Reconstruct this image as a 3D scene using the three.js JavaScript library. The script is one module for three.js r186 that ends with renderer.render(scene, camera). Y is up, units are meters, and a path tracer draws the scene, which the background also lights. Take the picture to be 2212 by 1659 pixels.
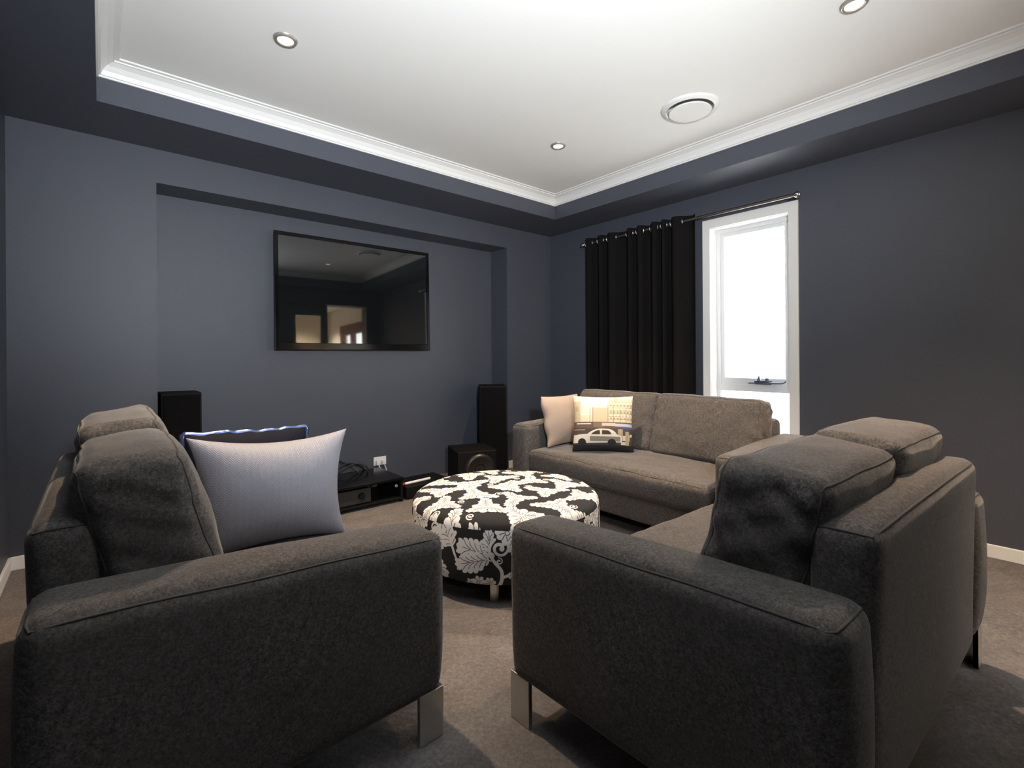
import * as THREE from 'three';
import { mergeGeometries, mergeVertices, toCreasedNormals } from 'three/addons/utils/BufferGeometryUtils.js';
import { RoundedBoxGeometry } from 'three/addons/geometries/RoundedBoxGeometry.js';
import { ImprovedNoise } from 'three/addons/math/ImprovedNoise.js';

// ---------------------------------------------------------------- camera, sky, exposure
const scene = new THREE.Scene();
const FOC = 1031.15, IW = 2212, IH = 1659;
const camera = new THREE.PerspectiveCamera(2 * Math.atan(IH / 2 / FOC) * 180 / Math.PI, IW / IH, 0.05, 200);
camera.position.set(0, 1.114, 0);
camera.rotation.order = 'YXZ';
camera.rotation.set(0, -40.663 * Math.PI / 180, -0.382 * Math.PI / 180);
camera.setViewOffset(IW, IH, 0, IH / 2 - 769.85, IW, IH);
camera.updateProjectionMatrix();

scene.background = new THREE.Color().setRGB(0.93, 0.97, 1.0);
scene.backgroundIntensity = 10;

const renderer = new THREE.WebGLRenderer({ antialias: true });
renderer.toneMapping = THREE.LinearToneMapping;
renderer.toneMappingExposure = 1.62;
renderer.shadowMap.enabled = true;

const TVY = -0.013, TVX = -0.018;       // slight turn of the television on its mount
const FLASH = 24.5, DOWN = 12.5;           // candela
const WARM = new THREE.Color().setRGB(1.0, 0.72, 0.47);

// the photographer's flash, tilted up at the white ceiling from beside the camera
const flash = new THREE.SpotLight(new THREE.Color().setRGB(0.92, 0.965, 1.0), FLASH, 0, 0.98, 1.0, 2);
flash.name = 'flash_light';
flash.position.set(0.18, 1.50, 0.31);
flash.target.position.set(1.5, 2.604, -2.0);
flash.castShadow = true; flash.shadow.radius = 3;
scene.add(flash, flash.target);

// ---------------------------------------------------------------- helpers
let seed = 7;
const rnd = () => { seed = (seed * 1664525 + 1013904223) % 4294967296; return seed / 4294967296; };
const noise = new ImprovedNoise();
const nz = (x, y, z) => noise.noise(x, y, z);
const V = (x, y, z) => new THREE.Vector3(x, y, z);
const taken = {};
function numbered(n) { if (!(n in taken)) { taken[n] = 0; return n; } taken[n]++; return n + '_' + String(taken[n]).padStart(3, '0'); }
function shade(o) { o.castShadow = true; o.receiveShadow = true; return o; }
function part(name, g, m, parent, label) {
  const o = shade(new THREE.Mesh(g, m)); o.name = name; parent.add(o);
  if (label) o.userData.label = label;
  return o;
}
function thing(name, label, category, pos = [0, 0, 0], turn = 0, group) {
  const o = new THREE.Group(); o.name = numbered(name); scene.add(o);
  o.position.set(...pos); o.rotation.y = turn; o.userData = { label, category };
  if (group) o.userData.group = group;
  return o;
}
function solo(name, g, m, label, category, group) {
  const o = shade(new THREE.Mesh(g, m)); o.name = numbered(name); scene.add(o);
  o.userData = { label, category }; if (group) o.userData.group = group;
  return o;
}
function struct(name, g, m, label) {
  const o = g ? shade(new THREE.Mesh(g, m)) : new THREE.Group();
  o.name = name; o.userData = { kind: 'structure', label, category: name.replace(/_.*/, '') }; scene.add(o); return o;
}
function boxUV(g) {                       // uv in metres, by the way each triangle faces
  if (g.index) g = g.toNonIndexed();
  const p = g.attributes.position, uv = new Float32Array(p.count * 2), a = V(), b = V(), c = V(), n = V();
  for (let i = 0; i < p.count; i += 3) {
    a.fromBufferAttribute(p, i); b.fromBufferAttribute(p, i + 1); c.fromBufferAttribute(p, i + 2);
    n.subVectors(b, a).cross(c.clone().sub(a));
    const x = Math.abs(n.x), y = Math.abs(n.y), z = Math.abs(n.z);
    [a, b, c].forEach((q, k) => {
      const j = (i + k) * 2;
      if (y >= x && y >= z) { uv[j] = q.x; uv[j + 1] = q.z; }
      else if (x >= z) { uv[j] = q.z; uv[j + 1] = q.y; } else { uv[j] = q.x; uv[j + 1] = q.y; }
    });
  }
  g.setAttribute('uv', new THREE.BufferAttribute(uv, 2));
  return g;
}
const box = (x0, x1, y0, y1, z0, z1) => boxUV(new THREE.BoxGeometry(x1 - x0, y1 - y0, z1 - z0).translate((x0 + x1) / 2, (y0 + y1) / 2, (z0 + z1) / 2));
const rbox = (x0, x1, y0, y1, z0, z1, r = 0.004, s = 2) => boxUV(new RoundedBoxGeometry(x1 - x0, y1 - y0, z1 - z0, s, r).translate((x0 + x1) / 2, (y0 + y1) / 2, (z0 + z1) / 2));
const merged = (l) => mergeGeometries(l.map((g) => { const h = g.index ? g.toNonIndexed() : g; for (const k of Object.keys(h.attributes)) if (!['position', 'normal', 'uv'].includes(k)) h.deleteAttribute(k); return h; }));
const tube = (pts, r, seg = 40, rs = 8, closed = false) => new THREE.TubeGeometry(new THREE.CatmullRomCurve3(pts, closed, 'centripetal'), seg, r, rs, closed);
// wall panel with holes, drawn in (a, y), extruded by t
function panel(a0, a1, y0, y1, holes, t) {
  const cuts = [...new Set([a0, a1, ...holes.flatMap((h) => [h[0], h[1]])])].sort((p, q) => p - q), out = [];
  for (let i = 0; i + 1 < cuts.length; i++) {
    const m = (cuts[i] + cuts[i + 1]) / 2, hs = holes.filter((h) => h[0] < m && h[1] > m).sort((p, q) => p[2] - q[2]);
    let y = y0;
    for (const h of [...hs, [0, 0, y1, y1]]) { if (h[2] - y > 1e-6) out.push(box(cuts[i], cuts[i + 1], y, h[2], 0, t)); y = h[3]; }
  }
  return merged(out);
}
// soft upholstered block: rounded box with swelling faces; map() carries a point of the plain box onto it
function softMap(w, h, d, r, bulge, deform) {
  const H = [w / 2, h / 2, d / 2];
  return (p) => {
    const q = [p.x, p.y, p.z], c = q.map((x, i) => THREE.MathUtils.clamp(x, -H[i] + r, H[i] - r)), e = V(q[0] - c[0], q[1] - c[1], q[2] - c[2]);
    if (e.lengthSq() > 1e-12) e.normalize().multiplyScalar(r);
    const o = V(c[0] + e.x, c[1] + e.y, c[2] + e.z), u = q.map((x, i) => x / H[i]);
    o.x += u[0] * bulge[0] * (1 - u[1] ** 2) * (1 - u[2] ** 2);
    o.y += u[1] * bulge[1] * (1 - u[0] ** 2) * (1 - u[2] ** 2);
    o.z += u[2] * bulge[2] * (1 - u[0] ** 2) * (1 - u[1] ** 2);
    return deform ? deform(o, u) : o;
  };
}
function softBox(w, h, d, { r = 0.05, bulge = [0, 0, 0], seg = 26, deform } = {}) {
  const map = softMap(w, h, d, r, bulge, deform), g0 = new THREE.BoxGeometry(w, h, d, seg, seg, seg), p = g0.attributes.position, v = V();
  const ease = (t, half) => { const k = t / half; return half * (0.45 * k + 0.55 * Math.sin(k * Math.PI / 2)); };
  for (let i = 0; i < p.count; i++) {
    v.set(ease(p.getX(i), w / 2), ease(p.getY(i), h / 2), ease(p.getZ(i), d / 2));
    const o = map(v); p.setXYZ(i, o.x, o.y, o.z);
  }
  g0.deleteAttribute('uv'); g0.deleteAttribute('normal');
  let g = mergeVertices(g0, 1e-5); g.computeVertexNormals();
  g = boxUV(g); g.userData.map = map;
  return g;
}
// scatter cushion: two swelling faces that meet in a rim, with drawn-out corners; stands on y = 0
function pillow(w, h, T, { pinch = 0.07, n = 30, wob = 0, wave, power = 0.42 } = {}) {
  const gs = [];
  const P = (u, v, s) => {
    const e = (t) => Math.sin(t * Math.PI / 2); u = e(u); v = e(v);
    let x = w / 2 * u * (1 - pinch * (1 - v * v) * Math.abs(u)), y = h / 2 * v * (1 - pinch * (1 - u * u) * Math.abs(v));
    const k = Math.max(0, (1 - u * u) * (1 - v * v));
    let z = s * T / 2 * Math.pow(k, power);
    if (wob) { const a = wob * Math.min(1, k * 3); z += s * a * (nz(x * 9, y * 9, s * 3.1) + 0.6 * nz(x * 22 + 4, y * 22, s)); }
    if (wave) { const q = wave(x, y, u, v); x += q[0]; y += q[1]; z += q[2]; }
    return [x, y + h / 2, z];
  };
  for (const s of [1, -1]) {
    const pos = [], uv = [], idx = [];
    for (let j = 0; j <= n; j++) for (let i = 0; i <= n; i++) {
      const q = P(i / n * 2 - 1, j / n * 2 - 1, s); pos.push(...q); uv.push(0.5 + q[0] / w, q[1] / h);
    }
    for (let j = 0; j < n; j++) for (let i = 0; i < n; i++) {
      const a = j * (n + 1) + i, b = a + 1, c = a + n + 1, d = c + 1;
      if (s > 0) idx.push(a, b, d, a, d, c); else idx.push(a, d, b, a, c, d);
    }
    const g = new THREE.BufferGeometry();
    g.setAttribute('position', new THREE.Float32BufferAttribute(pos, 3)); g.setAttribute('uv', new THREE.Float32BufferAttribute(uv, 2)); g.setIndex(idx); g.computeVertexNormals();
    gs.push(g);
  }
  const g = mergeGeometries(gs);
  g.userData.rim = () => {
    const r = [], m = 24;
    for (let i = 0; i < m; i++) r.push(V(...P(i / m * 2 - 1, -1, 1)));
    for (let i = 0; i < m; i++) r.push(V(...P(1, i / m * 2 - 1, 1)));
    for (let i = 0; i < m; i++) r.push(V(...P(1 - i / m * 2, 1, 1)));
    for (let i = 0; i < m; i++) r.push(V(...P(-1, 1 - i / m * 2, 1)));
    return r;
  };
  return g;
}

// ---------------------------------------------------------------- textures and materials
function dataTex(n, fn, srgb = true, rep = 1) {
  const d = new Uint8Array(n * n * 4);
  for (let j = 0; j < n; j++) for (let i = 0; i < n; i++) {
    const c = fn(i / n, j / n); const k = (j * n + i) * 4;
    for (let q = 0; q < 3; q++) d[k + q] = THREE.MathUtils.clamp(Math.round((Array.isArray(c) ? c[q] : c) * 255), 0, 255);
    d[k + 3] = 255;
  }
  const t = new THREE.DataTexture(d, n, n); t.wrapS = t.wrapT = THREE.RepeatWrapping; t.magFilter = THREE.LinearFilter; t.minFilter = THREE.LinearMipmapLinearFilter; t.generateMipmaps = true;
  if (srgb) t.colorSpace = THREE.SRGBColorSpace; t.repeat.set(rep, rep); t.needsUpdate = true; return t;
}
// noise that repeats over the unit square
function tileNoise(x, y, f, z) {
  const a = x * f, b = y * f, u = x, v = y, s = (p, q) => nz(p + 0.37, q + 0.11, z);
  return (s(a, b) * (1 - u) + s(a - f, b) * u) * (1 - v) + (s(a, b - f) * (1 - u) + s(a - f, b - f) * u) * v;
}
const white = Array.from({ length: 512 * 512 }, () => rnd());
const grain = (u, v, n = 512) => white[(Math.floor(v * n) % 512) * 512 + Math.floor(u * n) % 512];
const fabricTex = dataTex(512, (u, v) => {
  const t = 0.58 + 0.15 * tileNoise(u, v, 60, 1.5) + 0.20 * tileNoise(u, v, 120, 7.5) + 0.03 * tileNoise(u, v, 9, 3.5) + 0.13 * (grain(u, v, 256) - 0.5);
  return [t * 1.0, t * 0.985, t * 0.975];
}, true, 1 / 0.42);
const fabricBump = dataTex(512, (u, v) => 0.5 + 0.3 * (grain(u, v, 512) - 0.5) + 0.22 * Math.sin(u * Math.PI * 2 * 128) * Math.sin(v * Math.PI * 2 * 128) + 0.2 * tileNoise(u, v, 60, 2.2), false, 1 / 0.3);
const carpetTex = dataTex(512, (u, v) => {
  const t = 0.62 + 0.10 * tileNoise(u, v, 6, 2.5) + 0.14 * tileNoise(u, v, 70, 5.5) + 0.14 * (grain(u, v, 512) - 0.5);
  return [t, t * 0.962, t * 0.948];
}, true, 1 / 0.7);
const carpetBump = dataTex(512, (u, v) => 0.5 + 0.5 * (grain(u, v, 512) - 0.5) + 0.3 * tileNoise(u, v, 80, 4.5), false, 1 / 0.7);
const paintBump = dataTex(256, (u, v) => 0.5 + 0.35 * tileNoise(u, v, 60, 6.5) + 0.2 * tileNoise(u, v, 25, 8.5), false, 1 / 0.35);

const std = (c, o = {}) => new THREE.MeshStandardMaterial({ color: new THREE.Color().setRGB(...c), roughness: 0.6, ...o });
const phys = (c, o = {}) => new THREE.MeshPhysicalMaterial({ color: new THREE.Color().setRGB(...c), roughness: 0.5, ...o });
const M = {
  wall: std([0.067, 0.0735, 0.096], { roughness: 0.5, bumpMap: paintBump, bumpScale: 0.0004 }),
  ceiling: std([0.87, 0.87, 0.85], { roughness: 0.8 }),
  white: std([0.80, 0.80, 0.79], { roughness: 0.42 }),
  frameWhite: std([0.74, 0.75, 0.76], { roughness: 0.35 }),
  carpet: std([0.42, 0.42, 0.42], { roughness: 1, map: carpetTex, bumpMap: carpetBump, bumpScale: 0.0018 }),
  fabric: phys([0.355, 0.336, 0.328], { roughness: 0.95, specularIntensity: 0.5, map: fabricTex, bumpMap: fabricBump, bumpScale: 0.0012, sheen: 0.75, sheenRoughness: 0.42, sheenColor: new THREE.Color().setRGB(1, 0.98, 0.97) }),
  seam: std([0.075, 0.072, 0.07], { roughness: 0.95 }),
  under: std([0.015, 0.015, 0.015], { roughness: 0.9 }),
  steel: std([0.62, 0.60, 0.57], { roughness: 0.28, metalness: 1 }),
  steelDark: std([0.06, 0.06, 0.06], { roughness: 0.4, metalness: 0.6 }),
  black: phys([0.004, 0.004, 0.0045], { roughness: 0.65, specularIntensity: 0.35 }),
  blackGloss: phys([0.003, 0.003, 0.004], { roughness: 0.15, specularIntensity: 0.35 }),
  cloth: phys([0.003, 0.003, 0.0035], { roughness: 0.95, specularIntensity: 0.3 }),
  screen: phys([0.006, 0.007, 0.008], { roughness: 0.03, ior: 1.72 }),
  curtain: phys([0.007, 0.006, 0.006], { roughness: 0.9, specularIntensity: 0.3, sheen: 0.08, sheenRoughness: 0.5, sheenColor: new THREE.Color().setRGB(0.35, 0.28, 0.26) }),
  chrome: std([0.75, 0.75, 0.75], { roughness: 0.15, metalness: 1 }),
  nickel: std([0.42, 0.39, 0.35], { roughness: 0.35, metalness: 0.5 }),
  glass: phys([1, 1, 1], { roughness: 0, transmission: 1, thickness: 0, ior: 1.45 }),
  bulb: std([0.9, 0.9, 0.88], { emissive: new THREE.Color().setRGB(1.0, 0.9, 0.78), emissiveIntensity: 4 }),
  plastic: std([0.78, 0.78, 0.78], { roughness: 0.35 }),
  cable: std([0.012, 0.012, 0.012], { roughness: 0.5 }),
  cableWhite: std([0.45, 0.45, 0.46], { roughness: 0.4 }),
  timber: std([0.15, 0.045, 0.03], { roughness: 0.4 }),
  cream: std([0.74, 0.68, 0.58], { roughness: 0.7 }),
  paving: std([0.62, 0.61, 0.58], { roughness: 0.9 }),
  red: std([0.35, 0.02, 0.02], { roughness: 0.4 }),
};

// ---------------------------------------------------------------- room
const W = 3.679, D = 3.639, L = -0.381, ZB = 0.55, SOF = 2.4, CEI = 2.604, COR = 2.522, TH = 0.2;
const XL = -0.014, XR = 3.246, ZT = -3.143, ZTB = 0.2;
const NB = -3.895, N0 = 0.258, N1 = 3.067, NT = 2.195;

struct('floor', box(L - TH, W + 0.1, -0.15, 0, -4.15, 4.4), M.carpet, 'grey brown carpet floor');
struct('wall_left', box(L - TH, L, 0, 2.85, -4.15, ZB + TH), M.wall, 'dark slate wall behind left sofa');
{
  const g = panel(L, W, 0, 2.85, [[N0, N1, 0.0, NT]], -D - NB); g.translate(0, 0, NB);
  struct('wall_front', merged([boxUV(g), box(L, W, 0, 2.85, NB - TH, NB)]), M.wall, 'dark slate wall with shallow television niche');
}
const WZ0 = -1.856, WZ1 = -1.268, WY0 = 0.34, WY1 = 2.125;          // window opening
{
  const g = panel(-ZB - TH, 4.15, 0, 2.85, [[-WZ1, -WZ0, WY0, WY1]], TH); g.rotateY(Math.PI / 2);   // a = -z
  g.translate(W, 0, 0);
  struct('wall_right', boxUV(g), M.wall, 'dark slate wall with tall narrow window');
}
const OX0 = 2.12, OX1 = 3.46, OT = 2.16;                            // opening in the back wall
{
  const g = panel(L, W, 0, 2.85, [[OX0, OX1, 0, OT]], TH); g.translate(0, 0, ZB);
  struct('wall_back', boxUV(g), M.wall, 'dark slate back wall with wide opening to hall');
}
const VX = 2.694, VZ = -1.477;                                     // centre of the air vent
{
  const s = new THREE.Shape([[L - TH, -ZB - TH], [W + TH, -ZB - TH], [W + TH, 4.15], [L - TH, 4.15]].map((q) => new THREE.Vector2(...q)));
  const h = new THREE.Path(); h.absarc(VX, -VZ, 0.131, 0, Math.PI * 2, true); s.holes.push(h);
  const g = new THREE.ExtrudeGeometry(s, { depth: 0.3, bevelEnabled: false, curveSegments: 40 }); g.rotateX(-Math.PI / 2); g.translate(0, CEI, 0);
  struct('ceiling', boxUV(g), M.ceiling, 'white raised tray ceiling');
}
{
  const s = new THREE.Shape([[L, -ZB], [W, -ZB], [W, D], [L, D]].map((q) => new THREE.Vector2(...q)));
  s.holes.push(new THREE.Path([[XL, -ZTB], [XL, -ZT], [XR, -ZT], [XR, -ZTB]].map((q) => new THREE.Vector2(...q))));
  const g = new THREE.ExtrudeGeometry(s, { depth: CEI - SOF, bevelEnabled: false }); g.rotateX(-Math.PI / 2); g.translate(0, SOF, 0);
  struct('trim_1', boxUV(g), M.wall, 'dark slate bulkhead running round the tray ceiling');
}
{
  const prof = [[0, COR], [0.008, COR], [0.01, COR + 0.008], [0.016, COR + 0.009], [0.024, COR + 0.03], [0.04, COR + 0.052], [0.062, COR + 0.066], [0.068, COR + 0.067], [0.069, COR + 0.074], [0.086, COR + 0.075], [0.09, CEI]];
  const pos = [];
  const ring = (o, y) => [[XL + o, y, ZT + o], [XR - o, y, ZT + o], [XR - o, y, ZTB - o], [XL + o, y, ZTB - o]];
  for (let k = 0; k + 1 < prof.length; k++) {
    const a = ring(...prof[k]), b = ring(...prof[k + 1]);
    for (let i = 0; i < 4; i++) { const j = (i + 1) % 4; pos.push(...a[i], ...a[j], ...b[j], ...a[i], ...b[j], ...b[i]); }
  }
  let g = new THREE.BufferGeometry(); g.setAttribute('position', new THREE.Float32BufferAttribute(pos, 3)); g.computeVertexNormals();
  struct('trim_2', boxUV(g), M.white, 'white stepped cove cornice round the tray ceiling');
}
// skirting boards
const SK = 0.072;
struct('baseboard_front', merged([rbox(L, N0, 0, SK, -D, -D + 0.014, 0.004), rbox(N1, W, 0, SK, -D, -D + 0.014, 0.004)]), M.white, 'white skirting board on the television wall');
struct('baseboard_left', rbox(L, L + 0.014, 0, SK, -D, ZB, 0.004), M.white, 'white skirting board on the left wall');
struct('baseboard_right', rbox(W - 0.014, W, 0, SK, -D, ZB, 0.004), M.white, 'white skirting board on the window wall');
struct('baseboard_back', merged([rbox(L, OX0 - 0.06, 0, SK, ZB - 0.014, ZB, 0.004), rbox(OX1 + 0.06, W, 0, SK, ZB - 0.014, ZB, 0.004)]), M.white, 'white skirting board on the back wall');

// window
{
  const w = struct('window_1', null, null, 'tall narrow white framed window letting in daylight');
  const t = 0.062, g = panel(WZ0 - t + 0.01, WZ1 + t - 0.01, WY0 - t, WY1 + t, [[WZ0 + 0.008, WZ1 - 0.008, WY0 + 0.008, WY1 - 0.008]], 0.016);
  g.rotateY(-Math.PI / 2); part('architrave', boxUV(g.translate(W, 0, 0)), M.white, w);
  const lin = (a0, a1, b0, b1) => box(W, W + 0.15, a0, a1, b0, b1);
  part('reveal', merged([lin(WY0, WY0 + 0.012, WZ0, WZ1), lin(WY1 - 0.012, WY1, WZ0, WZ1), lin(WY0, WY1, WZ0, WZ0 + 0.012), lin(WY0, WY1, WZ1 - 0.012, WZ1)]), M.white, w);
  const f = (z0, z1, y0, y1, holes, x0, d, m, n) => { const q = panel(z0, z1, y0, y1, holes, d); q.rotateY(-Math.PI / 2); return part(n, boxUV(q.translate(x0 + d, 0, 0)), m, w); };
  const a0 = WZ0 + 0.012, a1 = WZ1 - 0.012, b0 = WY0 + 0.012, b1 = WY1 - 0.012, R0 = 0.832, R1 = 0.885;
  f(a0, a1, b0, b1, [[a0 + 0.03, a1 - 0.03, b0 + 0.03, R0], [a0 + 0.03, a1 - 0.03, R1, b1 - 0.03]], W + 0.085, 0.055, M.frameWhite, 'frame');
  f(a0 + 0.028, a1 - 0.028, R1 - 0.004, b1 - 0.028, [[a0 + 0.06, a1 - 0.06, R1 + 0.05, b1 - 0.06]], W + 0.095, 0.035, M.frameWhite, 'sash');
  part('upper_pane', box(W + 0.11, W + 0.114, R1 + 0.045, b1 - 0.055, a0 + 0.055, a1 - 0.055), M.glass, w);
  part('lower_pane', box(W + 0.11, W + 0.114, b0 + 0.025, R0 + 0.005, a0 + 0.025, a1 - 0.025), M.glass, w);
  const hm = std([0.09, 0.10, 0.14], { roughness: 0.4, metalness: 0.3 });
  const zc = -1.49, yc = 0.905;
  part('winder', merged([
    rbox(W + 0.068, W + 0.09, yc - 0.014, yc + 0.016, zc - 0.06, zc + 0.06, 0.006),
    new THREE.ConeGeometry(0.02, 0.045, 10).translate(W + 0.07, yc + 0.034, zc - 0.025),
    new THREE.CylinderGeometry(0.012, 0.014, 0.03, 10).translate(W + 0.064, yc + 0.02, zc + 0.035),
    tube([V(W + 0.06, yc, zc + 0.03), V(W + 0.055, yc - 0.002, zc + 0.1), V(W + 0.055, yc + 0.002, zc + 0.15), V(W + 0.052, yc + 0.014, zc + 0.168)], 0.006, 16),
    tube([V(W + 0.07, yc - 0.004, zc - 0.05), V(W + 0.066, yc - 0.006, zc - 0.1)], 0.006, 6),
  ].map((g) => boxUV(g))), hm, w, 'dark grey window winder handle');
}
// outdoors: pale paving under an open sky
struct('ground_outside', box(W + TH, W + 40, -0.4, -0.25, -40, 40), M.paving, 'pale paving outside the window').userData.category = 'paving';

// double door and bright room behind it (seen mirrored in the television)
{
  const cx = 4.0, z0 = ZB + TH, z1 = 4.2;
  const d = struct('door_1', null, null, 'dark door leaf with frosted pane beside an open doorway');
  part('architrave', panel(OX0 - 0.07, OX1 + 0.07, 0, OT + 0.07, [[OX0, OX1, 0, OT]], 0.016).translate(0, 0, ZB - 0.016), M.wall, d);
  part('leaf', panel(OX0, 2.80, 0.01, OT, [[2.29, 2.69, 0.3, 1.98]], 0.04).translate(0, 0, ZB + 0.05), M.wall, d);
  part('pane', box(2.285, 2.695, 0.295, 1.985, ZB + 0.066, ZB + 0.074), phys([0.93, 0.89, 0.81], { roughness: 0.5, transmission: 1, thickness: 0 }), d, 'frosted cream glass pane');
  part('handle', merged([rbox(2.725, 2.765, 0.98, 1.06, ZB + 0.035, ZB + 0.05, 0.004), rbox(2.66, 2.76, 1.01, 1.03, ZB + 0.015, ZB + 0.03, 0.004)]), M.steel, d, 'steel lever handle');
  struct('floor_room_beyond', box(W + 0.1, cx + 0.15, -0.15, 0, z0, z1 + 0.2), M.carpet, 'carpet floor of the room beyond the door');
  struct('ceiling_room_beyond', box(1.0, cx + 0.15, 2.5, 2.65, z0, z1 + 0.2), M.ceiling, 'white ceiling of the room beyond the door');
  struct('wall_room_beyond_back', box(1.0, cx + 0.15, 0, 2.5, z1, z1 + 0.2), M.cream, 'cream back wall of the room beyond the door');
  struct('wall_room_beyond_left', box(1.0, 1.15, 0, 2.5, z0, z1), M.cream, 'cream left wall of the room beyond the door');
  struct('wall_room_beyond_right', panel(-z1, -z0, 0, 2.5, [[-3.35, -1.35, 0, 2.08]], 0.15).rotateY(Math.PI / 2).translate(cx, 0, 0), M.cream, 'cream wall with glazed timber doors');
  const t = struct('door_2', null, null, 'red brown timber framed glazed doors of the room beyond');
  for (const z of [1.40, 2.02, 2.68, 3.30]) part('post', box(cx - 0.02, cx + 0.08, 0, 2.06, z - 0.05, z + 0.05), M.timber, t);
  part('lintel', box(cx - 0.03, cx + 0.08, 1.86, 2.08, 1.35, 3.35), M.timber, t);
  part('sill', box(cx - 0.03, cx + 0.08, 0, 0.2, 1.35, 3.35), M.timber, t);
  part('glazing', box(cx + 0.03, cx + 0.035, 0.2, 1.86, 1.38, 3.32), M.glass, t);
}

// ---------------------------------------------------------------- sofas
function makeSofa(name, label, o) {
  const s = thing(name, label, 'sofa', o.pos, o.turn);
  const { w, d, arm, armF, armB, back, seat, cush, leg, n, tilt, skew = (p) => p } = o;
  const ph = o.phase;
  const add = (nm, g, m, lb, parent = s) => part(nm, g, m, parent, lb);
  const geo = (W_, H_, D_, c, opt) => {        // soft block centred at c in the sofa's frame
    const f = opt.deform;
    return softBox(W_, H_, D_, { ...opt, deform: (p, u) => { if (f) p = f(p, u); p.add(V(...c)); return skew(p); } });
  };
  const seamLoop = (g, pts, m, parent, r = 0.0032) => {
    const q = []; for (let i = 0; i < pts.length; i++) { const a = pts[i], b = pts[(i + 1) % pts.length]; for (let k = 0; k < 14; k++) q.push(g.userData.map(a.clone().lerp(b, k / 14))); }
    return add('seam', boxUV(new THREE.TubeGeometry(new THREE.CatmullRomCurve3(q, true, 'centripetal'), q.length * 2, r, 6, true)), m, undefined, parent);
  };
  // base between the arms
  add('base', geo(w - 2 * arm + 0.02, seat - 0.16 - leg, d - 0.05, [0, leg + (seat - 0.16 - leg) / 2, -0.005], { r: 0.018, bulge: [0, 0, 0.004], seg: 12 }), M.fabric);
  // arms, a little higher at the back
  for (const sx of [-1, 1]) {
    const h = armF - leg, g = geo(arm, h, d, [sx * (w / 2 - arm / 2), leg + h / 2, 0], {
      r: 0.042, bulge: [0.012, 0.012, 0.014], seg: 30,
      deform: (p, u) => {
        const t = (p.y + h / 2) / h;
        p.y += (armB - armF) * t * (0.5 - p.z / d);
        if (t < 0.35) { const k = (0.35 - t) / 0.35; p.z -= Math.sign(p.z) * 0.012 * k * k * Math.abs(u[2]) ** 6; }
        p.y += 0.003 * nz(p.z * 6 + ph, p.x * 6, 1.3) * t; p.x += 0.003 * nz(p.z * 5, p.y * 5, ph + 2.7);
        return p;
      },
    });
    const a = add('arm', g, M.fabric), hx = arm / 2, hz = d / 2;
    seamLoop(g, [V(-hx, h / 2, -hz), V(hx, h / 2, -hz), V(hx, h / 2, hz), V(-hx, h / 2, hz)], M.seam, a);
  }
  // back
  {
    const bt = 0.125, h = back - leg, bw = w - 2 * arm + 0.012, g = geo(bw, h, bt, [0, leg + h / 2, -d / 2 + bt / 2 + 0.004], {
      r: 0.04, bulge: [0.004, 0.012, 0.008], seg: 28,
      deform: (p) => { const t = (p.y + h / 2) / h; p.z -= 0.012 * t * t; p.y += 0.004 * nz(p.x * 4 + ph, 0.5, 0.2) * t; return p; },
    });
    const b = add('back', g, M.fabric), hx = bw / 2, hz = bt / 2;
    seamLoop(g, [V(-hx, h / 2, -hz), V(hx, h / 2, -hz), V(hx, h / 2, hz), V(-hx, h / 2, hz)], M.seam, b);
  }
  // seat cushion
  {
    const sw = w - 2 * arm - 0.008, sd = d - 0.11, g = geo(sw, 0.165, sd, [0, seat - 0.0825, 0.062], {
      r: 0.045, bulge: [0, 0.022, 0.012], seg: 34,
      deform: (p, u) => { if (u[1] > 0.4) p.y += 0.007 * nz(p.x * 7 + ph, p.z * 7, 3.1) + 0.004 * nz(p.x * 16, p.z * 16 + ph, 1.7); return p; },
    });
    const c = add('seat_cushion', g, M.fabric), hx = sw / 2, hz = sd / 2;
    seamLoop(g, [V(-hx, 0.0825, -hz), V(hx, 0.0825, -hz), V(hx, 0.0825, hz), V(-hx, 0.0825, hz)], M.seam, c, 0.0025);
  }
  // loose back cushions leaning on the back
  const cw = (w - 2 * arm) / n;
  for (let i = 0; i < n; i++) {
    const T = o.cushT, H = cush - seat + 0.02 - (o.low?.[i] ?? 0), x0 = -(w - 2 * arm) / 2 + cw * (i + 0.5), q = ph + i * 13.7, ca = Math.cos(tilt), sa = Math.sin(tilt);
    const g = geo(cw + 0.026, H, T, [x0, seat - 0.012, o.cushZ], {
      r: 0.047, bulge: [0.012, 0.004, 0.03], seg: 40,
      deform: (p, u) => {
        const m = Math.abs(u[0]), edge = Math.max(0, (m - 0.35) / 0.65);
        // soft creases, strongest at the ends and near the bottom
        const cr = nz(p.x * 5 + q, p.y * 15 + p.z * 9, q) + 0.7 * nz(p.x * 9, p.y * 26 - p.z * 16, q + 5);
        const deep = Math.min(0, nz(p.z * 6 + q, p.y * 20 - p.z * 14, q + 9)) * 0.8;
        p.x += Math.sign(u[0]) * edge * (0.011 * cr + 0.016 * deep);
        p.z += (0.006 + 0.004 * edge) * nz(p.x * 8 + q, p.y * 12, 4.4);
        p.y += 0.007 * nz(p.x * 6 + q, p.z * 9, 8.8) * Math.max(0, u[1]);
        p.y += H / 2;
        const y = p.y, z = p.z; p.y = y * ca + z * sa * 0.6; p.z = z * ca - y * sa;
        return p;
      },
    });
    const c = add('back_cushion', g, M.fabric), hx = (cw + 0.026) / 2, hy = H / 2, hz = T / 2;
    seamLoop(g, [V(-hx, -hy, hz), V(hx, -hy, hz), V(hx, hy, hz), V(-hx, hy, hz)], M.seam, c, 0.003);
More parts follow.
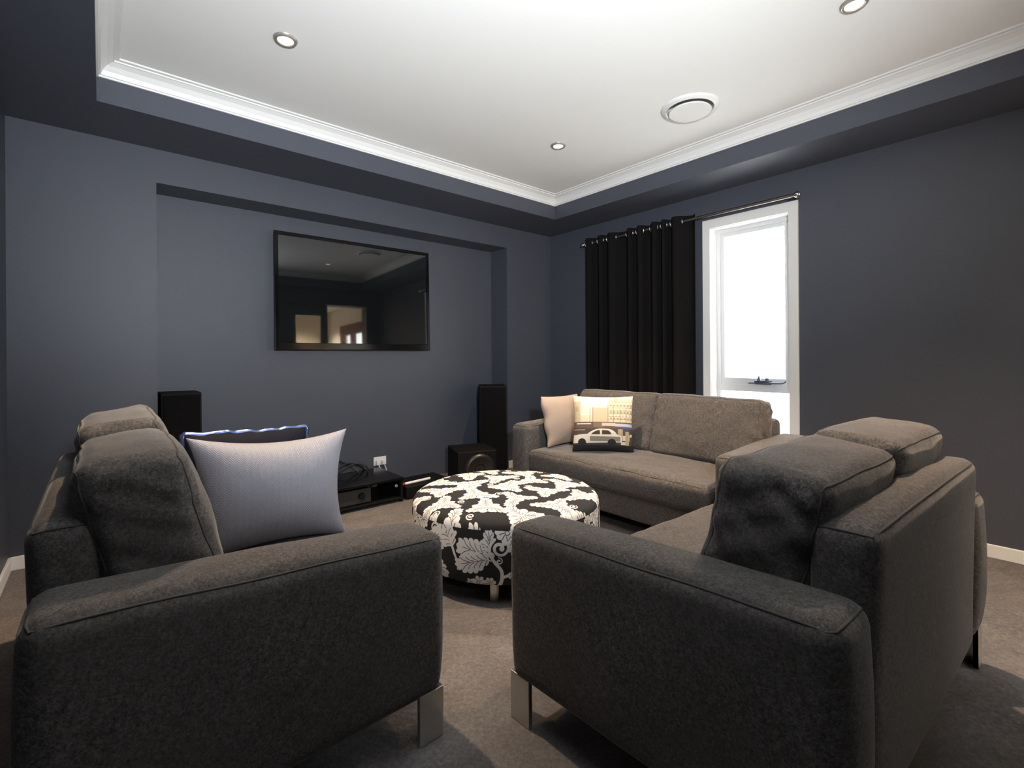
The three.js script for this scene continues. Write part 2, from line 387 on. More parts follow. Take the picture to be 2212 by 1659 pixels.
    seamLoop(g, [V(-hx, -hy, -hz), V(hx, -hy, -hz), V(hx, hy, -hz), V(-hx, hy, -hz)], M.seam, c, 0.003);
  }
  // brushed steel legs: a flat plate with a folded return
  for (const sx of [-1, 1]) for (const sz of [-1, 1]) {
    const px = sx * (w / 2 - 0.012), pz = sz * (d / 2 - 0.05);
    const l = merged([rbox(px - 0.008, px + 0.008, 0, leg + 0.02, pz - 0.04, pz + 0.04, 0.003), rbox(Math.min(px, px - sx * 0.05), Math.max(px, px - sx * 0.05), 0, leg + 0.02, pz + sz * 0.026, pz + sz * 0.04, 0.003)]);
    const pa = l.attributes.position; for (let i = 0; i < pa.count; i++) { const v = skew(V(pa.getX(i), pa.getY(i), pa.getZ(i))); pa.setXYZ(i, v.x, v.y, v.z); }
    add('leg', l, M.steel, 'brushed steel leg');
  }
  return s;
}
makeSofa('sofa', 'charcoal two seat sofa with grey and navy cushions, beside the left skirting', {
  pos: [0.325, 0, -1.925], turn: Math.PI / 2, w: 1.45, d: 0.89, arm: 0.2, armF: 0.59, armB: 0.645, back: 0.765, seat: 0.43, cush: 0.925, leg: 0.125, n: 2, tilt: 0.24, cushT: 0.22, cushZ: -0.165, phase: 3.3, low: [0.03, 0],
});
makeSofa('sofa', 'charcoal two seat sofa with empty seat, facing the television niche', {
  pos: [1.66, 0, -0.70], turn: Math.PI, w: 1.42, d: 0.88, arm: 0.18, armF: 0.60, armB: 0.628, back: 0.76, seat: 0.43, cush: 0.88, leg: 0.125, n: 2, tilt: 0.22, low: [0.005, 0.02], cushT: 0.24, cushZ: -0.155, phase: 8.1,
  skew: (p) => { p.z -= 0.045 * (0.71 - p.x); p.x += 0.035 * (p.z - 0.44); return p; },
});
makeSofa('sofa', 'charcoal sofa with taupe and printed cushions, in front of the window', {
  pos: [2.89, 0, -1.94], turn: -Math.PI / 2, w: 1.82, d: 0.92, arm: 0.19, armF: 0.59, armB: 0.61, back: 0.70, seat: 0.415, cush: 0.84, leg: 0.1, n: 2, tilt: 0.3, cushT: 0.2, cushZ: -0.12, phase: 15.2,
});

// ---------------------------------------------------------------- ottoman
function canvas(w, h, draw) {
  const c = document.createElement('canvas'); c.width = w; c.height = h; const x = c.getContext('2d'); draw(x, w, h);
  const t = new THREE.CanvasTexture(c); t.colorSpace = THREE.SRGBColorSpace; t.anisotropy = 4; return t;
}
const DB = '#16171c', DW = '#dddcda';
function acanthus(x, px, py, ang, len, wid, lobes = 5) {       // a lobed damask leaf
  x.save(); x.translate(px, py); x.rotate(ang);
  x.fillStyle = DW; x.beginPath(); x.moveTo(0, -len * 0.02);
  const side = (s) => {
    for (let i = 0; i <= lobes; i++) {
      const t = (i + 0.5) / (lobes + 1), a = t * len, b = s * wid * Math.sin(Math.PI * Math.min(1, 0.18 + t * 0.68)) * (0.85 + 0.3 * rnd());
      x.quadraticCurveTo(a - len * 0.02, b * 1.25, a + len * 0.12, b * 0.95); x.quadraticCurveTo(a + len * 0.13, b * 0.62, a + len * 0.09, b * 0.5);
    }
  };
  side(-1); x.lineTo(len * 1.08, 0); x.lineTo(0, 0); x.closePath(); x.fill();
  x.beginPath(); x.moveTo(0, len * 0.02); side(1); x.lineTo(len * 1.08, 0); x.lineTo(0, 0); x.closePath(); x.fill();
  x.strokeStyle = DB; x.lineWidth = Math.max(0.0022, len * 0.014);
  for (let i = 0; i < lobes; i++) for (const s of [-1, 1]) { const t = (i + 0.4) / (lobes + 1); x.beginPath(); x.moveTo(t * len * 0.8, s * 0.004); x.quadraticCurveTo(t * len + len * 0.06, s * wid * 0.25, t * len + len * 0.1, s * wid * 0.62); x.stroke(); }
  x.beginPath(); x.moveTo(len * 0.1, 0); x.lineTo(len * 0.85, 0); x.stroke();
  x.restore();
}
function scroll(x, px, py, ang, r, flip = 1, turns = 1.35, lw = 0.26) {
  x.save(); x.translate(px, py); x.rotate(ang); x.scale(1, flip); x.strokeStyle = DW; x.lineCap = 'round';
  let last = null; const n = 46;
  for (let i = 0; i <= n; i++) {
    const t = i / n, a = -Math.PI / 2 + t * turns * Math.PI * 2, q = r * (1 - 0.78 * t), p = [q * Math.cos(a), r + q * Math.sin(a) - r * 0.0];
    if (last) { x.lineWidth = r * lw * (0.7 + 0.6 * t); x.beginPath(); x.moveTo(...last); x.lineTo(...p); x.stroke(); }
    last = p;
  }
  x.beginPath(); x.fillStyle = DW; x.arc(last[0], last[1], r * lw * 0.9, 0, 7); x.fill();
  x.restore();
}
function stem(x, pts, w0, w1) {
  const c = new THREE.CatmullRomCurve3(pts.map((p) => V(p[0], p[1], 0))).getPoints(30); x.strokeStyle = DW; x.lineCap = 'round';
  for (let i = 0; i < 30; i++) { x.lineWidth = w0 + (w1 - w0) * i / 30; x.beginPath(); x.moveTo(c[i].x, c[i].y); x.lineTo(c[i + 1].x, c[i + 1].y); x.stroke(); }
}
function bloom(x, px, py, r, n = 8) {
  x.fillStyle = DW;
  for (let i = 0; i < n; i++) { const a = i / n * Math.PI * 2 + rnd() * 0.3, q = r * (0.5 + 0.15 * rnd()); x.beginPath(); x.ellipse(px + q * Math.cos(a), py + q * Math.sin(a), r * 0.5, r * 0.34, a, 0, 7); x.fill(); }
  x.beginPath(); x.arc(px, py, r * 0.45, 0, 7); x.fill();
  x.strokeStyle = DB; x.lineWidth = r * 0.06;
  for (let i = 0; i < n; i++) { const a = (i + 0.5) / n * Math.PI * 2; x.beginPath(); x.moveTo(px + r * 0.3 * Math.cos(a), py + r * 0.3 * Math.sin(a)); x.lineTo(px + r * 0.7 * Math.cos(a + 0.2), py + r * 0.7 * Math.sin(a + 0.2)); x.stroke(); }
  x.beginPath(); x.arc(px, py, r * 0.2, 0, 7); x.stroke();
}
{
  const OR = 0.5, Y0 = 0.1, Y1 = 0.345, YT = 0.395, C = V(1.667, 0, -2.0), facing = Math.atan2(-C.z, -C.x);
  const o = thing('ottoman', 'round black ottoman with white damask pattern between the sofas', 'ottoman', [C.x, 0, C.z]);
  const circ = 2 * Math.PI * OR, SH = 0.3;
  const sideTex = canvas(2048, 256, (x, w, h) => {
    x.fillStyle = DB; x.fillRect(0, 0, w, h);
    x.translate(w / 2, h); x.scale(w / circ, -h / SH);                 // metres: x along the side from the camera's front, y up from the bottom edge
    const motif = (a) => {
      x.save(); x.translate(a, 0);
      acanthus(x, -0.075, 0.135, Math.PI * 0.93, 0.15, 0.055, 5);
      acanthus(x, -0.075, 0.120, Math.PI * 1.08, 0.16, 0.045, 5);
      acanthus(x, -0.08, 0.15, Math.PI * 0.6, 0.06, 0.026, 3);
      acanthus(x, -0.07, 0.13, Math.PI * 0.52, 0.13, 0.028, 4);
      x.fillStyle = DB; x.beginPath(); x.arc(-0.025, 0.168, 0.045, 0, 7); x.fill();
      scroll(x, -0.028, 0.212, 0.0, 0.043, -1, 1.3, 0.3);
      stem(x, [[-0.05, 0.207], [-0.072, 0.175], [-0.07, 0.14], [-0.05, 0.105], [-0.022, 0.07], [-0.02, 0.03], [-0.03, 0]], 0.012, 0.017);
      scroll(x, -0.066, 0.112, Math.PI, 0.021, -1, 1.2, 0.34); scroll(x, -0.035, 0.128, 0.2, 0.017, -1, 1.1, 0.34);
      stem(x, [[-0.028, 0.01], [-0.01, 0.04], [0.012, 0.048]], 0.008, 0.016); bloom(x, 0.02, 0.048, 0.016, 6);
      bloom(x, -0.125, 0.012, 0.03, 7); bloom(x, -0.075, 0.01, 0.028, 7); bloom(x, -0.165, 0.006, 0.02, 6);
      bloom(x, 0.005, 0.235, 0.05, 9); bloom(x, 0.06, 0.24, 0.045, 9); acanthus(x, 0.02, 0.23, -Math.PI * 0.4, 0.12, 0.03, 4);
      acanthus(x, 0.10, 0.15, Math.PI * 0.1, 0.16, 0.05, 5); acanthus(x, 0.13, 0.09, -Math.PI * 0.2, 0.13, 0.04, 4); scroll(x, 0.17, 0.19, 0.4, 0.03, 1, 1.3, 0.3);
      acanthus(x, -0.255, 0.17, Math.PI * 0.66, 0.16, 0.04, 5); acanthus(x, -0.25, 0.16, Math.PI * 0.7, 0.12, 0.05, 4); bloom(x, -0.31, 0.26, 0.05, 8);
      stem(x, [[-0.27, 0.2], [-0.24, 0.12], [-0.23, 0.1]], 0.014, 0.008);
      x.restore();
    };
    for (let k = -4; k <= 4; k++) motif(k * circ / 6);
  });
  const topTex = canvas(1024, 1024, (x, w, h) => {
    x.fillStyle = DB; x.fillRect(0, 0, w, h); x.translate(w / 2, h / 2); x.scale(w / 1.1, w / 1.1);
    for (let j = -3; j <= 3; j++) for (let i = -3; i <= 3; i++) {
      const a = i * 0.2 + (j % 2 ? 0.1 : 0) + (rnd() - 0.5) * 0.04, b = j * 0.185 + (rnd() - 0.5) * 0.03, t = rnd() * 6.28;
      bloom(x, a, b, 0.05 + rnd() * 0.02, 8); acanthus(x, a, b, t, 0.13, 0.036, 5); acanthus(x, a, b, t + 2.2, 0.12, 0.032, 4); acanthus(x, a, b, t + 4.3, 0.10, 0.03, 4);
      scroll(x, a + 0.08, b + 0.06, t, 0.022, 1, 1.3, 0.32);
    }
  });
  const fab = (t) => std([1, 1, 1], { roughness: 0.85, map: t, bumpMap: fabricBump, bumpScale: 0.0005 });
  const nseg = 96, rows = [[0.488, Y0], [0.496, Y0 + 0.01], [0.5, Y0 + 0.05], [0.503, Y0 + 0.12], [0.502, Y0 + 0.2], [0.499, Y1]];
  { // side cover
    const pos = [], uv = [], idx = []; let s = 0;
    rows.forEach((r, j) => { for (let i = 0; i <= nseg; i++) { const f = i / nseg * Math.PI * 2 - Math.PI, a = facing + f; pos.push(r[0] * Math.cos(a), r[1], r[0] * Math.sin(a)); uv.push(0.5 - f / (2 * Math.PI), (r[1] - Y0) / SH); } });
    for (let j = 0; j + 1 < rows.length; j++) for (let i = 0; i < nseg; i++) { const a = j * (nseg + 1) + i, b = a + 1, c = a + nseg + 1, d = c + 1; idx.push(a, c, b, b, c, d); }
    const g = new THREE.BufferGeometry(); g.setAttribute('position', new THREE.Float32BufferAttribute(pos, 3)); g.setAttribute('uv', new THREE.Float32BufferAttribute(uv, 2)); g.setIndex(idx); g.computeVertexNormals();
    part('side_cover', g, fab(sideTex), o);
  }
  { // padded top
    const pr = [[0.499, Y1], [0.497, Y1 + 0.014], [0.488, Y1 + 0.027], [0.472, Y1 + 0.038], [0.44, Y1 + 0.046], [0.36, Y1 + 0.052], [0.2, Y1 + 0.056], [0, Y1 + 0.057]];
    const pos = [], uv = [], idx = [];
    pr.forEach((r) => { for (let i = 0; i <= nseg; i++) { const a = i / nseg * Math.PI * 2, y = r[1] + 0.003 * nz(r[0] * Math.cos(a) * 6, r[0] * Math.sin(a) * 6, 2) * Math.min(1, (r[1] - Y1) * 30); pos.push(r[0] * Math.cos(a), y, r[0] * Math.sin(a)); uv.push(0.5 + r[0] * Math.cos(a) / 1.1, 0.5 - r[0] * Math.sin(a) / 1.1); } });
    for (let j = 0; j + 1 < pr.length; j++) for (let i = 0; i < nseg; i++) { const a = j * (nseg + 1) + i, b = a + 1, c = a + nseg + 1, d = c + 1; idx.push(a, c, b, b, c, d); }
    const g = new THREE.BufferGeometry(); g.setAttribute('position', new THREE.Float32BufferAttribute(pos, 3)); g.setAttribute('uv', new THREE.Float32BufferAttribute(uv, 2)); g.setIndex(idx); g.computeVertexNormals();
    part('padded_top', g, fab(topTex), o);
  }
  part('underside', boxUV(new THREE.CylinderGeometry(0.48, 0.48, 0.03, 64).translate(0, Y0 + 0.012, 0)), M.under, o);
  for (let k = 0; k < 4; k++) {
    const a = Math.atan2(-1.705 + 2.0, 1.35 - 1.667) + k * Math.PI / 2, r = 0.43;
    const g = merged([rbox(-0.02, 0.02, 0, Y0 + 0.005, -0.006, 0.006, 0.002), rbox(0.008, 0.02, 0, Y0 + 0.005, -0.032, 0.006, 0.002)]);
    const m = part('leg', g, M.steel, o, 'brushed steel leg'); m.position.set(r * Math.cos(a), 0, r * Math.sin(a)); m.rotation.y = Math.PI / 2 - a;
  }
}

// ---------------------------------------------------------------- scatter cushions
function cushion(name, label, g, m, pos, turn, lean, roll = 0) {
  const t = thing(name, label, 'cushion', pos, turn), q = part('cover', g, m, t);
  q.rotation.set(-lean, 0, roll, 'ZXY');
  return [t, q];
}
{
  const zig = dataTex(256, (u, v) => { const z = Math.abs(((u * 6) % 1) - 0.5) * 2; return 0.5 + 0.5 * Math.sin((v * 16 + z * 1.6) * Math.PI * 2); }, false, 1);
  zig.repeat.set(4.5, 3.2);
  const g = pillow(0.54, 0.41, 0.25, { pinch: 0.17, wob: 0.004, power: 0.5 });
  cushion('cushion', 'silver grey lumbar cushion with zigzag texture on left sofa', g, phys([0.30, 0.30, 0.345], { roughness: 0.6, bumpMap: zig, bumpScale: 0.0008, sheen: 0.5, sheenRoughness: 0.4, sheenColor: new THREE.Color().setRGB(0.5, 0.5, 0.55) }), [0.455, 0.436, -1.83], 0.05, 0.1, -0.05);
}
{
  const g = pillow(0.50, 0.35, 0.17, { pinch: 0.035, wob: 0.005, power: 0.4, wave: (x, y, u, v) => [0, v > 0.5 ? 0.008 * nz(x * 14, 0, 2) * (v - 0.5) * 2 : 0, 0] });
  const [t, q] = cushion('cushion', 'navy cushion with shiny satin border, behind the silver grey cushion', g, phys([0.007, 0.008, 0.016], { roughness: 0.8, specularIntensity: 0.3 }), [0.49, 0.442, -2.35], 0.04, 0.14, -0.035);
  const rim = g.userData.rim(), k = new THREE.CatmullRomCurve3(rim, true), tg = new THREE.TubeGeometry(k, 220, 0.013, 8, true);
  const pa = tg.attributes.position; for (let i = 0; i < pa.count; i++) { const a = nz(pa.getX(i) * 26, pa.getY(i) * 26, 5.5); pa.setXYZ(i, pa.getX(i), pa.getY(i) + 0.004 * a, pa.getZ(i) + 0.004 * a); } tg.computeVertexNormals();
  const pp = part('border', tg, std([0.16, 0.22, 0.48], { roughness: 0.25, metalness: 0.9 }), q, 'shiny blue satin border');
}
{
  const g = pillow(0.42, 0.385, 0.13, { pinch: 0.05, wob: 0.004, wave: (x, y, u, v) => [u < -0.4 ? 0.012 * Math.sin(v * 7.5) * (-u - 0.4) : 0, 0, 0] });
  cushion('cushion', 'plain taupe cushion leaning in the corner of the window sofa', g, std([0.40, 0.31, 0.25], { roughness: 0.8, bumpMap: fabricBump, bumpScale: 0.0006 }), [2.75, 0.428, -2.545], 0.0, 0.22);
}
{
  const art = canvas(512, 512, (x) => {
    x.fillStyle = '#e6d8bd'; x.fillRect(0, 0, 512, 512);
    x.fillStyle = '#f4ead4'; x.fillRect(60, 0, 250, 190);
    const bl = (c, a, b, w, h) => { x.fillStyle = c; x.fillRect(a, b, w, h); };
    bl('#cdbda0', 0, 60, 70, 200); bl('#b9a98e', 26, 110, 26, 46); bl('#dccdb0', 300, 30, 212, 230); bl('#c4b496', 350, 10, 30, 60); bl('#d2c2a4', 170, 120, 130, 140);
    x.strokeStyle = '#8d7c66'; x.lineWidth = 4; for (const a of [150, 175, 300, 345, 400, 450]) { x.beginPath(); x.moveTo(a, 90 + (a * 7) % 60); x.lineTo(a, 262); x.stroke(); }
    x.lineWidth = 3; for (let r = 70; r < 250; r += 26) { x.beginPath(); x.moveTo(310, r); x.lineTo(512, r - 6); x.stroke(); }
    for (let r = 0; r < 6; r++) for (let c = 0; c < 7; c++) bl(r % 2 ? '#a8967a' : '#efe3c8', 318 + c * 28, 62 + r * 30, 13, 15);
    bl('#6e5c50', 0, 250, 512, 56); bl('#e2d6c6', 40, 262, 120, 10); bl('#8a7563', 180, 256, 90, 40); bl('#d8cbb8', 250, 258, 110, 26);
    bl('#c9c6d6', 356, 262, 156, 26); bl('#4a62a0', 404, 288, 108, 28);
    bl('#5a4a42', 0, 306, 512, 60); bl('#c9b9a0', 0, 318, 110, 6); bl('#b7a68e', 380, 310, 40, 100);
    // street and parked car
    bl('#3f3c38', 0, 410, 512, 102); bl('#1d1e20', 0, 452, 512, 60);
    x.fillStyle = '#e9e1d0'; x.beginPath(); x.moveTo(0, 420); x.quadraticCurveTo(6, 372, 60, 362); x.lineTo(130, 356); x.quadraticCurveTo(180, 312, 240, 308); x.lineTo(300, 310); x.quadraticCurveTo(350, 316, 372, 356); x.lineTo(410, 372); x.lineTo(412, 424); x.lineTo(0, 440); x.closePath(); x.fill();
    x.fillStyle = '#4b3a31'; x.beginPath(); x.moveTo(158, 360); x.quadraticCurveTo(190, 326, 232, 322); x.lineTo(234, 360); x.closePath(); x.fill(); x.beginPath(); x.moveTo(250, 322); x.lineTo(300, 324); x.quadraticCurveTo(322, 336, 328, 358); x.lineTo(250, 360); x.closePath(); x.fill();
    x.fillStyle = '#8b8578'; x.fillRect(150, 376, 250, 42); x.fillStyle = '#26272a'; for (const a of [84, 330]) { x.beginPath(); x.arc(a, 430, 34, 0, 7); x.fill(); }
    bl('#d9d2c2', 404, 420, 50, 26); bl('#b5a58c', 440, 330, 30, 120); bl('#54433c', 474, 316, 38, 110); bl('#e5ddcf', 476, 352, 18, 24);
  });
  const g = pillow(0.43, 0.405, 0.16, { pinch: 0.055, wob: 0.003 });
  cushion('cushion', 'square cushion printed with a city street and parked car', g, std([1, 1, 1], { roughness: 0.8, map: art }), [2.69, 0.428, -2.15], -0.9, 0.26);
}

// ---------------------------------------------------------------- television and hi-fi
{
  const x0 = 0.975, x1 = 2.27, y0 = 1.178, y1 = 2.06, zf = -3.80, b = 0.02, cx = (x0 + x1) / 2, cy = (y0 + y1) / 2;
  const t = thing('television', 'large flat black television mounted in the wall niche', 'television', [cx, y0, zf]);
  const w = (x1 - x0) / 2, h = y1 - y0;
  part('housing', rbox(-w + 0.004, w - 0.004, 0.004, h - 0.004, -0.05, -0.012, 0.008), M.black, t);
  const s = new THREE.Shape([[-w, 0], [w, 0], [w, h], [-w, h]].map((q) => new THREE.Vector2(...q)));
  s.holes.push(new THREE.Path([[-w + b, 0.046], [-w + b, h - b], [w - b, h - b], [w - b, 0.046]].map((q) => new THREE.Vector2(...q))));
  part('bezel', boxUV(new THREE.ExtrudeGeometry(s, { depth: 0.012, bevelEnabled: true, bevelSize: 0.004, bevelThickness: 0.004, bevelSegments: 3 }).translate(0, 0, -0.016)), M.blackGloss, t);
  part('screen', box(-w + b - 0.004, w - b + 0.004, 0.04, h - b + 0.004, -0.012, -0.006), M.screen, t, 'dark glossy screen');
  part('wall_mount', box(-0.2, 0.2, 0.25, 0.6, -0.094, -0.045), M.steelDark, t);
  t.rotation.y = TVY; t.rotation.order = 'YXZ'; t.rotation.x = TVX;
}
function speaker(name, label, pos, turn, w, h, d) {
  const t = thing(name, label, 'speaker', pos, turn);
  part('cabinet', rbox(-w / 2, w / 2, 0.03, h, -d / 2, d / 2, 0.006), M.black, t);
  part('plinth', rbox(-w / 2 - 0.015, w / 2 + 0.015, 0, 0.03, -d / 2 - 0.015, d / 2 + 0.015, 0.004), M.black, t);
  part('grille', rbox(-w / 2 + 0.01, w / 2 - 0.01, 0.06, h - 0.012, d / 2 - 0.004, d / 2 + 0.014, 0.006), M.cloth, t);
  return t;
}
speaker('tower_speaker', 'black tower speaker at the left end of niche', [0.375, 0, -3.72], 0.0, 0.21, 0.9, 0.26);
speaker('tower_speaker', 'black tower speaker by subwoofer at right end of niche', [2.84, 0, -3.60], -0.62, 0.25, 0.84, 0.34);
{
  const t = thing('subwoofer', 'low black subwoofer box with round driver beside tower speaker', 'subwoofer', [2.42, 0, -3.36], -0.35);
  part('cabinet', rbox(-0.17, 0.17, 0.02, 0.33, -0.18, 0.18, 0.008), M.black, t);
  part('driver', boxUV(new THREE.LatheGeometry([[0.0, 0.0], [0.03, 0.01], [0.04, 0.0], [0.1, 0.018], [0.115, 0.026], [0.122, 0.012], [0.13, 0.01], [0.132, 0]].map((q) => new THREE.Vector2(...q)), 40).rotateX(Math.PI / 2).translate(0.02, 0.175, 0.178)), std([0.02, 0.017, 0.014], { roughness: 0.35 }), t);
  for (const [a, b] of [[-1, -1], [1, -1], [-1, 1], [1, 1]]) part('foot', boxUV(new THREE.CylinderGeometry(0.02, 0.02, 0.02, 12).translate(a * 0.13, 0.01, b * 0.14)), M.black, t);
}
{
  const t = thing('media_unit', 'low black open shelf unit under the television', 'shelf unit', [1.36, 0, -3.56]);
  part('top_board', rbox(-0.4, 0.4, 0.17, 0.19, -0.22, 0.22, 0.003), M.blackGloss, t);
  part('shelf', rbox(-0.385, 0.385, 0.02, 0.036, -0.21, 0.21, 0.003), M.black, t);
  for (const s of [-1, 1]) part('side_panel', rbox(s * 0.39 - 0.01, s * 0.39 + 0.01, 0, 0.17, -0.21, 0.21, 0.003), M.black, t);
  const a = thing('amplifier', 'black amplifier on the shelf of low media unit', 'amplifier', [1.3, 0.036, -3.55]);
  part('case', rbox(-0.21, 0.21, 0.008, 0.11, -0.16, 0.16, 0.004), M.black, a);
  part('front_panel', rbox(-0.212, 0.212, 0.006, 0.112, 0.158, 0.17, 0.003), M.steelDark, a);
  part('knob', boxUV(new THREE.CylinderGeometry(0.022, 0.024, 0.02, 20).rotateX(Math.PI / 2).translate(0.14, 0.06, 0.178)), M.black, a);
  for (const s of [-1, 1]) part('foot', rbox(s * 0.16 - 0.02, s * 0.16 + 0.02, 0, 0.01, -0.1, 0.1, 0.002), M.black, a);
  const c = thing('disc_player', 'flat black disc player on the floor beside media unit', 'disc player', [2.0, 0, -3.5]);
  part('case', rbox(-0.21, 0.21, 0.01, 0.1, -0.15, 0.15, 0.006), M.black, c);
  part('disc_tray', rbox(-0.1, 0.06, 0.055, 0.075, 0.148, 0.154, 0.002), M.blackGloss, c);
  for (const s of [-1, 1]) part('foot', rbox(s * 0.16 - 0.015, s * 0.16 + 0.015, 0, 0.012, -0.1, 0.1, 0.002), M.black, c);
  const r = thing('toy_wand', 'slim white stick with dark red band on disc player', 'toy', [1.93, 0.1, -3.42], 0.0);
  const seg = (p, q, ra) => boxUV(tube([V(...p), V((p[0] + q[0]) / 2, (p[1] + q[1]) / 2, (p[2] + q[2]) / 2), V(...q)], ra, 6, 10));
  part('rod', seg([-0.12, 0.011, 0.0], [0.12, 0.012, -0.02], 0.011), M.plastic, r);
  part('band', seg([-0.165, 0.011, 0.004], [-0.12, 0.011, 0.0], 0.0115), M.red, r, 'dark red band');
  part('tip', seg([-0.2, 0.012, 0.006], [-0.165, 0.012, 0.004], 0.012), M.plastic, r, 'white tip');
}
{
  const t = thing('power_outlet', 'white double power outlet with two plugs in niche', 'outlet', [1.823, 0.216, NB]);
  part('plate', rbox(-0.058, 0.058, -0.037, 0.037, 0, 0.01, 0.004), M.plastic, t);
  for (const s of [-1, 1]) {
    part('plug', rbox(s * 0.026 - 0.017, s * 0.026 + 0.017, -0.03, 0.008, 0.01, 0.04, 0.006), M.plastic, t);
    part('switch', rbox(s * 0.03 - 0.006, s * 0.03 + 0.006, 0.016, 0.028, 0.009, 0.014, 0.002), M.plastic, t);
  }
  const p = (a) => a.map((q) => V(...q));
  part('cord', boxUV(tube(p([[1.80, 0.19, NB + 0.035], [1.80, 0.15, NB + 0.06], [1.74, 0.10, NB + 0.08], [1.66, 0.06, NB + 0.07], [1.58, 0.01, NB + 0.09]]), 0.006)).translate(-1.823, -0.216, -NB), M.cableWhite, t, 'white power cord');
  part('cord', boxUV(tube(p([[1.85, 0.19, NB + 0.035], [1.856, 0.14, NB + 0.06], [1.84, 0.09, NB + 0.07], [1.80, 0.05, NB + 0.08], [1.77, 0.008, NB + 0.09]]), 0.006)).translate(-1.823, -0.216, -NB), M.cableWhite, t, 'white power cord');
  const cl = [[[1.16, 0.19, -3.62], [1.25, 0.28, -3.70], [1.40, 0.30, -3.74], [1.5, 0.24, -3.74], [1.55, 0.198, -3.70]],
    [[1.22, 0.196, -3.6], [1.36, 0.25, -3.66], [1.48, 0.27, -3.72], [1.60, 0.22, -3.76], [1.68, 0.12, -3.8], [1.7, 0.01, -3.8]],
    [[1.3, 0.196, -3.66], [1.42, 0.23, -3.7], [1.54, 0.26, -3.72], [1.62, 0.23, -3.7], [1.6, 0.198, -3.64]]];
  const lab = ['black cable looping high above the media unit', 'black cable trailing off right end of media unit', 'black cable in a low loop on media unit'];
  cl.forEach((c, i) => solo('cable', boxUV(tube(p(c), 0.007)), M.cable, lab[i], 'cable'));
}

// ---------------------------------------------------------------- curtain and rod
{
  const zr = -1.205, zl = -3.1, y = 2.205, xr = 3.6;
  const r = thing('curtain_rod', 'slim metal curtain rod above the window', 'curtain rod', [xr, y, (zr + zl) / 2]);
  const hl = (zr - zl) / 2;
  part('rod', boxUV(new THREE.CylinderGeometry(0.0125, 0.0125, hl * 2, 16).rotateX(Math.PI / 2)), std([0.3, 0.28, 0.27], { roughness: 0.3, metalness: 1 }), r);
  for (const s of [-1, 1]) {
    const k = part('finial', boxUV(new THREE.SphereGeometry(0.022, 18, 12).scale(1, 1, 1.1).translate(0, 0, s * (hl + 0.008))), M.chrome, r);
    part('bracket', merged([boxUV(new THREE.CylinderGeometry(0.008, 0.008, W - xr, 10).rotateZ(Math.PI / 2).translate((W - xr) / 2, 0, s * (hl - 0.05))), boxUV(new THREE.CylinderGeometry(0.024, 0.024, 0.008, 18).rotateZ(Math.PI / 2).translate(W - xr - 0.004, 0, s * (hl - 0.05)))]), M.steelDark, r);
  }
  const c = thing('curtain', 'black eyelet curtain drawn aside beside the window', 'curtain', [xr, 0, -2.515]);
  const z0 = -3.09 + 2.515, z1 = -1.945 + 2.515, N = 240, folds = 8.5, outer = [], inner = [];
  const ph = (t) => t + 0.03 * Math.sin(t * 9) + 0.018 * Math.sin(t * 23 + 1);
  const at = (t) => { const f = Math.sin(ph(t) * folds * Math.PI * 2); return [0.042 * Math.sign(f) * Math.pow(Math.abs(f), 0.8), z0 + (z1 - z0) * t]; };
  for (let i = 0; i <= N; i++) {
    const t = i / N, a = at(t), b = at(Math.min(1, t + 1e-3)), p = at(Math.max(0, t - 1e-3)), dx = b[0] - p[0], dz = b[1] - p[1], l = Math.hypot(dx, dz) || 1;
    outer.push(new THREE.Vector2(a[0] - dz / l * 0.0025, a[1] + dx / l * 0.0025)); inner.push(new THREE.Vector2(a[0] + dz / l * 0.0025, a[1] - dx / l * 0.0025));
  }
  const s = new THREE.Shape([...outer, ...inner.reverse()]);
  const g = new THREE.ExtrudeGeometry(s, { depth: 2.23, bevelEnabled: false, steps: 1 }); g.rotateX(Math.PI / 2);    // (x, z) stays, y = -depth
  g.translate(0, 2.25, 0);
  part('drape', toCreasedNormals(boxUV(g), 0.7), M.curtain, c);
  for (let k = 1; k < 17; k++) {                                   // eyelets where the cloth crosses the rod
    let t = k / 17; for (let q = 0; q < 20; q++) t -= (ph(t) - k / 17) * 0.8;
    const m = part('eyelet', boxUV(new THREE.TorusGeometry(0.026, 0.006, 8, 22)), M.chrome, c, 'chrome eyelet ring');
    const a = at(t), b = at(t + 0.002); m.position.set(a[0], y, a[1]); m.rotation.y = Math.atan2(b[0] - a[0], b[1] - a[1]) * -0.0 + (k % 2 ? -0.35 : 0.35);
  }
}

// ---------------------------------------------------------------- ceiling fittings
function downlight(x, z, label, y = CEI, cd = DOWN, group = 'recessed ceiling downlights', cone = 0.76) {
  const t = thing('downlight', label, 'downlight', [x, y, z], 0, group);
  part('trim_ring', boxUV(new THREE.LatheGeometry([[0.034, 0.0], [0.034, -0.006], [0.038, -0.011], [0.046, -0.011], [0.052, -0.004], [0.053, 0]].map((q) => new THREE.Vector2(...q)), 36)), M.nickel, t);
  part('lamp', boxUV(new THREE.LatheGeometry([[0.034, -0.003], [0.03, -0.006], [0.018, -0.009], [0, -0.01]].map((q) => new THREE.Vector2(...q)), 28)), M.bulb, t, 'glowing lamp');
  const l = new THREE.SpotLight(y === CEI ? WARM : new THREE.Color().setRGB(1, 0.86, 0.7), cd, 0, cone, 0.8, 2); l.name = 'downlight_beam'; l.position.set(0, -0.03, 0); l.target.position.set(0, -2, 0); l.castShadow = true; l.shadow.radius = 1.5;
  t.add(l, l.target); return t;
}
downlight(0.659, -2.377, 'glowing recessed downlight above the left sofa');
downlight(3.35, 3.6, 'recessed downlight in the cream room beyond the door', 2.5, 80, 'downlights in the cream room', 0.95);
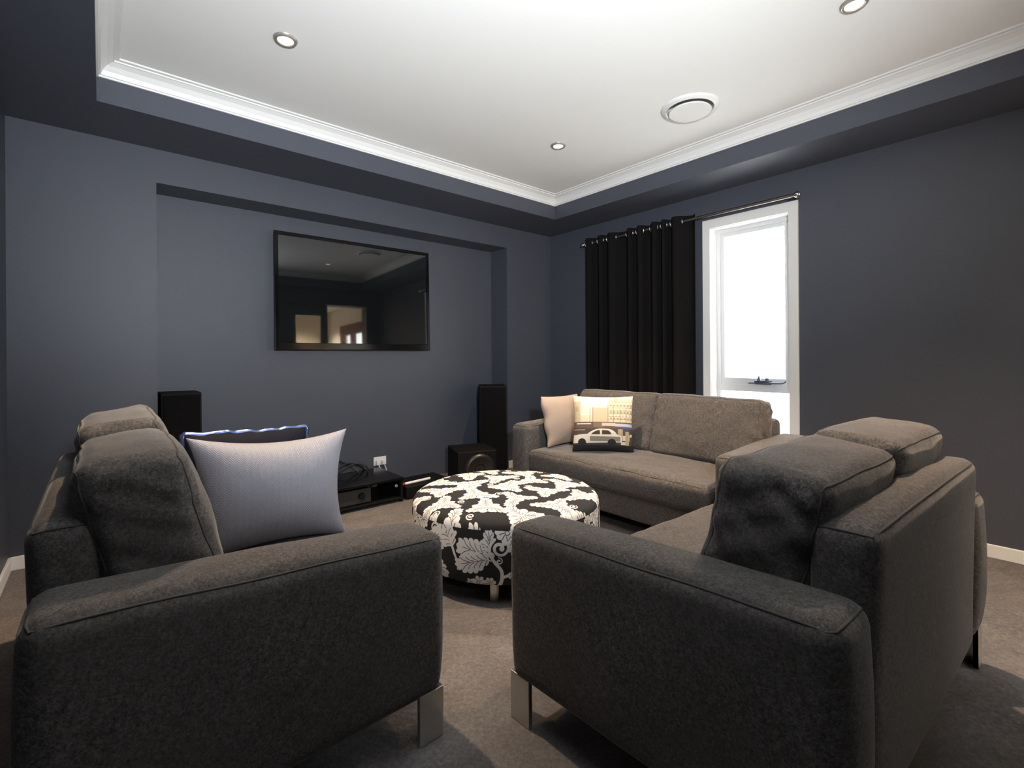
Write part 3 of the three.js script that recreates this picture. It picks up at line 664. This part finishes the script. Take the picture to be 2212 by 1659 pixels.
downlight(2.2, 3.6, 'recessed downlight behind the frosted door pane', 2.5, 80, 'downlights in the cream room', 0.95);
downlight(2.455, -2.341, 'glowing recessed downlight near the corner above printed cushion');
downlight(2.434, -0.585, 'glowing recessed downlight above the sofa facing the niche');
{
  const t = thing('air_vent', 'round white ceiling air vent with flat centre disc', 'air vent', [VX, CEI, VZ]);
  part('ring', toCreasedNormals(boxUV(new THREE.LatheGeometry([[0.131, 0.0], [0.132, -0.012], [0.138, -0.017], [0.158, -0.012], [0.168, -0.003], [0.169, 0]].map((q) => new THREE.Vector2(...q)), 56)), 0.6), M.white, t);
  part('duct', toCreasedNormals(boxUV(new THREE.LatheGeometry([[0.1305, -0.002], [0.1305, 0.29], [0.0, 0.29]].map((q) => new THREE.Vector2(...q)), 40)), 0.6), M.white, t, 'white duct behind the disc');
  part('stem', boxUV(new THREE.CylinderGeometry(0.012, 0.012, 0.31, 12).translate(0, 0.135, 0)), M.white, t);
  part('disc', boxUV(new THREE.LatheGeometry([[0.0, -0.03], [0.118, -0.03], [0.123, -0.027], [0.116, -0.018], [0, -0.014]].map((q) => new THREE.Vector2(...q)), 48)), M.ceiling, t);
}
// the flash on its stand, behind the camera
{
  const t = thing('flash_stand', 'flash head on a slim black light stand behind the camera', 'flash', [0.15, 0, 0.34]);
  part('pole', boxUV(new THREE.CylinderGeometry(0.011, 0.013, 1.42, 12).translate(0, 0.72, 0)), M.black, t);
  for (let k = 0; k < 3; k++) part('leg', boxUV(tube([V(0, 0.35, 0), V(0.10 * Math.cos(k * 2.1), 0.17, 0.10 * Math.sin(k * 2.1)), V(0.17 * Math.cos(k * 2.1), 0.012, 0.17 * Math.sin(k * 2.1))], 0.009, 6)), M.black, t);
  const h = part('head', rbox(-0.045, 0.045, -0.09, 0.035, -0.03, 0.03, 0.01), M.black, t); h.position.set(0, 1.425, 0.0);
  const dir = flash.target.position.clone().sub(flash.position).normalize();
  h.quaternion.setFromUnitVectors(V(0, 1, 0), dir);
  part('flash_tube', boxUV(new RoundedBoxGeometry(0.07, 0.012, 0.045, 2, 0.004).translate(0, 0.036, 0)), std([0.9, 0.9, 0.9], { emissive: new THREE.Color(1, 1, 1), emissiveIntensity: 3 }), h, 'glowing flash window');
}
renderer.render(scene, camera);
